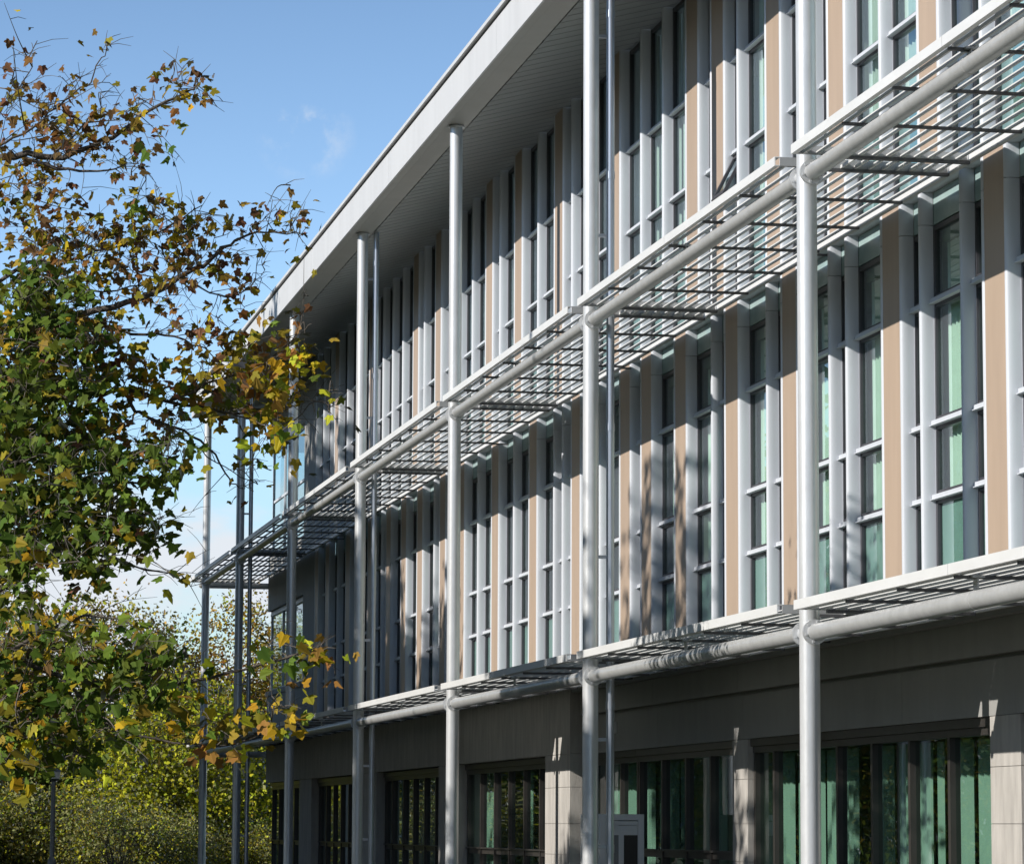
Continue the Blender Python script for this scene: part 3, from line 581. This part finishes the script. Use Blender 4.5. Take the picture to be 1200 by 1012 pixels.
for (bx, by, rx, ry, cnt, pal, dd) in BL:
    c0 = at(bx, by, DS*dd); cnt = int(cnt*((1.25 if pal in ('dk', 'mx') else 1.1) if by < 690 else .92)); cnt = int(cnt*(.8 if by < 210 else 1)); sprays = max(2, cnt//6); done = 0
    near = sorted(sub, key=lambda q: (q-c0).length)[:8]
    for s in range(sprays):
        a = random.uniform(0, 2*math.pi); rr = math.sqrt(random.random())
        tgt = at(bx+rx*rr*math.cos(a), by+ry*rr*math.sin(a), DS*dd+random.gauss(0, .5))
        st = min(near, key=lambda q: (q-tgt).length*random.uniform(.8, 1.5))
        mid_ = st.lerp(tgt, .5)+Vector((random.gauss(0, .05), random.gauss(0, .05), random.uniform(-.02, .12)))
        L_ = (tgt-st).length
        if L_ > 1.2: tgt = st+(tgt-st)*(1.1/L_); L_ = 1.1; mid_ = st.lerp(tgt, .5)
        if L_ < 1.25:
            r = .004+.0045*min(L_, 1.6); pts = smooth_path([st, mid_+Vector((random.gauss(0, .03), random.gauss(0, .05), random.gauss(0, .04))), tgt], 4); n = len(pts); near += [pts[n//2], pts[-2]]
            twigs.path(pts, [r*(1-.75*i/(n-1)) for i in range(n)], 5)
            for _ in range(2):                    # side shoots
                b0 = pts[random.randrange(2, n)]; e = b0+Vector((random.gauss(.05, .12), random.gauss(0, .14), random.gauss(.02, .10)))
                twigs.path([b0, b0.lerp(e, .5)+Vector((0, 0, .02)), e], [.0042, .0034, .002], 4)
        k = cnt//sprays if s < sprays-1 else cnt-done
        done += k
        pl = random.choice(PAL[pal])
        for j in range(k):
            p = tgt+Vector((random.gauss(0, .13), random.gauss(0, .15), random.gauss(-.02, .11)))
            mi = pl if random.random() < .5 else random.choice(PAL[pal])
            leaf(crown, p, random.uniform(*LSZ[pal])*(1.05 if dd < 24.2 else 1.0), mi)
wood.build('trunk', M['bark'], MAPLE, dz=0, ang=60)
twigs.build('twigs', M['twig'], MAPLE, dz=0, ang=60)
crown.build('crown', [M[k] for k in LM], MAPLE, dz=0, smooth=False)

# ------------------------------------------------------------------ other trees
def crown_mesh(lobes, n, size, pal, seed, gap=.0):
    rnd = random.Random(seed); mb = MB()
    tot = sum(l[3]*l[4]*l[5] for l in lobes)
    for (cx, cy, cz, rx, ry, rz) in lobes:
        k = int(n*rx*ry*rz/tot)
        clumps = []
        for _ in range(max(6, k//45)):
            while True:
                u = Vector((rnd.uniform(-1, 1), rnd.uniform(-1, 1), rnd.uniform(-1, 1)))
                if .45 < u.length < 1: break
            u *= 1+rnd.uniform(-.05, .10)
            clumps.append((Vector((cx+u.x*rx, cy+u.y*ry, cz+u.z*rz)), rnd.uniform(.18, .42), rnd.choice(pal)))
        for _ in range(k):
            c, s, pm = rnd.choice(clumps)
            p = c+Vector((rnd.gauss(0, s), rnd.gauss(0, s), rnd.gauss(0, s*.75)))
            nrm = Vector((rnd.gauss(0, 1), rnd.gauss(0, 1), rnd.gauss(.5, 1))).normalized(); a = nrm.orthogonal().normalized(); q = rnd.uniform(0, 6.28)
            a = a*math.cos(q)+nrm.cross(a)*math.sin(q); b = nrm.cross(a); z = size*rnd.uniform(.6, 1.35)
            P = [p-a*z*.5, p+b*z*.32-a*z*.1-nrm*z*.08, p+a*z*.55, p-b*z*.32+a*z*.02+nrm*z*.06]
            mb.add(P, [(0, 1, 2, 3)], pm if rnd.random() < .7 else rnd.choice(pal))
    return mb
def trunk_mesh(hh, r, lobes, seed, base=(0, 0)):
    rnd = random.Random(seed); mb = MB()
    pts = [Vector((base[0]+rnd.gauss(0, .05)*i, base[1]+rnd.gauss(0, .05)*i, hh*i/5)) for i in range(6)]
    mb.path(pts, [r*(1-.14*i) for i in range(6)], 9)
    for (cx, cy, cz, rx, ry, rz) in lobes:
        for _ in range(3):
            s = pts[rnd.randrange(2, 6)]; e = Vector((cx+rnd.uniform(-.7, .7)*rx, cy+rnd.uniform(-.7, .7)*ry, cz+rnd.uniform(-.4, .8)*rz))
            mb.path(smooth_path([s, s.lerp(e, .5)+Vector((0, 0, -.2)), e], 3), [r*.4-r*.36*i/6 for i in range(7)], 5)
    return mb
def mk_tree(name, label, lobes, n, size, pal, seed, hh, r, cat='tree', group=None, stems=False):
    t = thing(name, (0, 0, 0), label, cat, group)
    trunk_mesh(hh, r, lobes, seed).build('trunk', M['bark'], t, dz=0, ang=60)
    crown_mesh(lobes, n, size, pal, seed+1).build('crown', [M[k] for k in LM], t, dz=0, smooth=False)
    return t
def dup(o, loc, rz, s, label, group=None):
    c = o.copy(); C.objects.link(c); c.location = loc; c.rotation_euler = (0, 0, rz); c.scale = (s, s, s); c['label'] = label
    if group: c['group'] = group
    for ch in o.children:
        d = ch.copy(); C.objects.link(d); d.parent = c
    return c
def gp(px, d):                              # ground point under a picture column at distance d
    p = at(px, 951, d); p.z = 0; return p
# background, in view
T = mk_tree('autumn_tree', 'broad brownish green tree with a rounded top, left of the cloud gap', [(0, 0, 5.6, 3.4, 3.2, 3.0), (-2.2, .5, 4.4, 2.6, 2.6, 2.6), (2.0, -.4, 4.6, 2.4, 2.4, 2.6), (.4, -1, 2.6, 3.2, 2.6, 1.9)], 42000, .115, (2, 8, 2, 4, 6, 2, 7, 8, 0), 11, 5.5, .26)
T.location = gp(95, 104); T.scale = (1.08, 1.08, 1.05)
T2 = dup(T, gp(-60, 108), 1.9, 1.08, 'brownish green tree at the left edge behind the maple')
G_ = mk_tree('golden_tree', 'tall golden brown tree behind the leftmost column', [(0, 0, 5.8, 1.9, 1.9, 2.9), (-1.1, .3, 4.5, 1.9, 1.9, 2.0), (1.3, 0, 4.3, 2.0, 1.9, 2.2), (0, -.4, 2.4, 2.2, 2.0, 1.8)], 34000, .115, (8, 4, 3, 2, 8, 6, 2), 23, 6.0, .2)
G_.location = gp(272, 104)
g2 = dup(G_, gp(345, 112), 2.3, .92, 'golden brown tree partly hidden by the building corner')
G3 = dup(G_, gp(205, 118), 4.0, .80, 'smaller golden tree between the broad tree and the leftmost column')
Y_ = mk_tree('lime_tree', 'bright lime yellow bushy tree at the foot of the leftmost columns', [(0, 0, 2.6, 1.9, 1.8, 2.0), (-1.2, -.2, 1.7, 1.5, 1.5, 1.6), (1.2, .2, 1.8, 1.6, 1.5, 1.7)], 28000, .10, (6, 6, 6, 0, 7, 6), 37, 2.6, .12)
Y_.location = gp(205, 94); Y_.scale = (1.28, 1.28, 1.28)
y2 = dup(Y_, gp(285, 98), 2.1, 1.08, 'lime green bushy tree between the sixth column and the building corner')
D_ = mk_tree('dark_tree', 'dark green tree in shade behind the bushes at left', [(0, 0, 3.2, 2.6, 2.4, 2.4), (-1.8, 0, 2.4, 2.2, 2.0, 2.0), (1.9, .2, 2.2, 2.0, 2.0, 1.8)], 24000, .13, (1, 0, 0, 2), 41, 3.2, .2)
D_.location = gp(35, 99)
d2 = dup(D_, gp(150, 112), 2.6, .9, 'dark green tree behind the lime tree')
d3 = dup(D_, gp(318, 108), 1.2, .95, 'dark green tree beside the far ground floor corner')
B_ = mk_tree('grey_bush', 'grey green rounded bush at the lower left', [(0, 0, .9, 1.7, 1.4, 1.0), (1.3, .3, .8, 1.2, 1.2, .9), (-1.2, .2, .8, 1.2, 1.2, .85)], 22000, .075, (7, 7, 0, 7, 2, 6), 53, .9, .06, 'bush')
B_.location = gp(45, 90); B_.scale = (1.25, 1.25, 1.25)
b2 = dup(B_, gp(115, 88), 2.0, 1.1, 'lower grey green bush beside the bare twigs'); b3 = dup(B_, gp(190, 90), 4.2, 1.0, 'small bush below the lime tree'); b4 = dup(B_, gp(-25, 89), 3.1, 1.4, 'grey green bush at the left edge')
for (px, dd, s_, rz, lb) in ((70, 94, 1.1, 1.0, 'taller grey green bush behind the lamp post'), (300, 93, .9, 5.0, 'low bush at the foot of the far corner')): dup(B_, gp(px, dd), rz, s_, lb)
# bare twiggy shrub
t = thing('bare_shrub', tuple(gp(140, 80)), 'leafless shrub of pale bare twigs in front of the bushes', 'shrub'); m = MB(); bp_ = gp(140, 80)
for _ in range(46):
    a = random.uniform(0, 6.28); sp_ = random.uniform(.2, 1.0); e = bp_+Vector((math.cos(a)*sp_, math.sin(a)*sp_*.6, random.uniform(.9, 1.75)))
    q = smooth_path([bp_+Vector((math.cos(a)*.1, math.sin(a)*.1, 0)), bp_.lerp(e, .55)+Vector((0, 0, .2)), e], 3); m.path(q, [.012-.009*i/6 for i in range(7)], 4)
    for _ in range(3):
        s_ = q[random.randrange(3, 7)]; m.path([s_, s_+Vector((random.gauss(0, .22), random.gauss(0, .15), random.uniform(.02, .3)))], [.005, .002], 4)
m.build('twigs', mat('pale_twig', (.22, .17, .13), .85), t, dz=0)
# lamp post
p = gp(62, 60); t = thing('lamp_post', tuple(p), 'slim dark grey lamp post rising from the bushes at lower left', 'lamp post')
m = MB(); m.tube((p.x, p.y, 0), (p.x, p.y, 1.0), .075, n=16); m.tube((p.x, p.y, 1.0), (p.x, p.y, 1.06), .075, .045, n=16); m.tube((p.x, p.y, 1.06), (p.x, p.y, 2.42), .045, .04, n=16); m.build('pole', M['post'], t, dz=0)
m = MB(); m.tube((p.x, p.y, 2.42), (p.x, p.y, 2.47), .04, .13, n=16); m.tube((p.x, p.y, 2.60), (p.x, p.y, 2.66), .15, .04, n=16); m.build('lamp_head', M['post'], t, dz=0)
m = MB(); m.tube((p.x, p.y, 2.472), (p.x, p.y, 2.598), .115, .13, n=16); m.build('lens', M['white'], t, dz=0)
# short wooden posts
for px, lb in ((92, 'left one of three short brown wooden posts by the bushes'), (108, 'middle one of three short brown wooden posts by the bushes'), (126, 'right one of three short brown wooden posts by the bushes')):
    p = gp(px, 58); m = MB(); m.prism([(p.x-.07, p.y-.07), (p.x+.07, p.y-.07), (p.x+.07, p.y+.07), (p.x-.07, p.y+.07)], 0, .86, 'z')
    m.add([(p.x-.07, p.y-.07, .86), (p.x+.07, p.y-.07, .86), (p.x+.07, p.y+.07, .86), (p.x-.07, p.y+.07, .86), (p.x, p.y, .92)], [(0, 1, 4), (1, 2, 4), (2, 3, 4), (3, 0, 4)])
    tag(m.build('wooden_post', M['wood'], dz=0, ang=20), lb, 'post', 'short wooden posts')

# trees along the lawn opposite the facade: for dappled shade and window reflections, plus added rows that hold back sky light
S_ = mk_tree('shade_tree', 'tall tree on the lawn opposite the facade', [(0, 0, 8.0, 2.3, 2.3, 3.4), (-.8, .9, 5.6, 2.1, 2.1, 2.2), (.9, -.8, 5.8, 2.1, 2.1, 2.4), (0, .2, 10.6, 1.6, 1.6, 2.0)], 12500, .22, (2, 0, 2, 4, 1), 71, 9.5, .28)
S_.location = (-15.5, 7.2, 0); S_.scale = (1.22, 1.22, 1.22)
Sd = mk_tree('shade_tree', 'tall tree on the lawn opposite the facade', [(0, 0, 8.0, 2.3, 2.3, 3.4), (-.8, .9, 5.6, 2.1, 2.1, 2.2), (.9, -.8, 5.8, 2.1, 2.1, 2.4), (0, .2, 10.6, 1.6, 1.6, 2.0)], 17000, .27, (2, 0, 2, 4, 1), 75, 9.5, .28, group='trees opposite the facade')
Sd.location = (-16.5, 30.5, 0); Sd.scale = (1.15, 1.15, 1.15)
for x, y, s_, rz in ((-16, 17.5, .92, 1), (-15.5, 12.4, .86, 2)): dup(S_, (x, y, 0), rz, s_, 'tall tree on the lawn opposite the facade', 'trees opposite the facade')
spots = [(-15.5, 24, 1.2, 2.2), (-15.5, 29, 1.3, 3.4), (-15, 34, 1.55, 4.4), (-15, 39.5, 1.6, .6), (-15, 45, 1.5, 5.2)]
spots += [(-37-5*(k % 3), -52+9*k, 1.05+.12*(k % 2), k*1.3) for k in range(13)]  # far row added out of view to block low sky from the facade
spots += [(-27, 88, 1.5, .4), (-31, 96, 1.6, 1.4), (-26, 104, 1.45, 2.4), (-33, 113, 1.7, 3.4), (-25, 121, 1.5, 4.4), (-40, 84, 1.5, 5), (-44, 104, 1.6, 1), (-20, 80, 1.1, 3)]
for k, (x, y) in enumerate(((-15, 57), (-18.5, 62), (-21, 69), (-24.5, 74), (-27, 81), (-31, 86), (-35, 93), (-23, 92), (-18, 76), (-39, 100), (-29, 100), (-14.5, 65), (-11, 66), (-9.5, 73), (-12.5, 50))):
    dup(D_, (x, y, 0), k*1.3, 1.25+.1*(k % 3), 'low dense green tree across the lawn from the facade', 'low trees across the lawn')
spots += [(-21-1.5*(k % 2), -42+4.6*k, .50+.04*(k % 3), k*1.7) for k in range(12)]  # low row added out of view to cut sky light and ground bounce
for x, y, s_, rz in spots: dup(Sd, (x, y, 0), rz, s_, 'tall tree on the lawn opposite the facade', 'trees opposite the facade')
S_['group'] = 'trees opposite the facade'
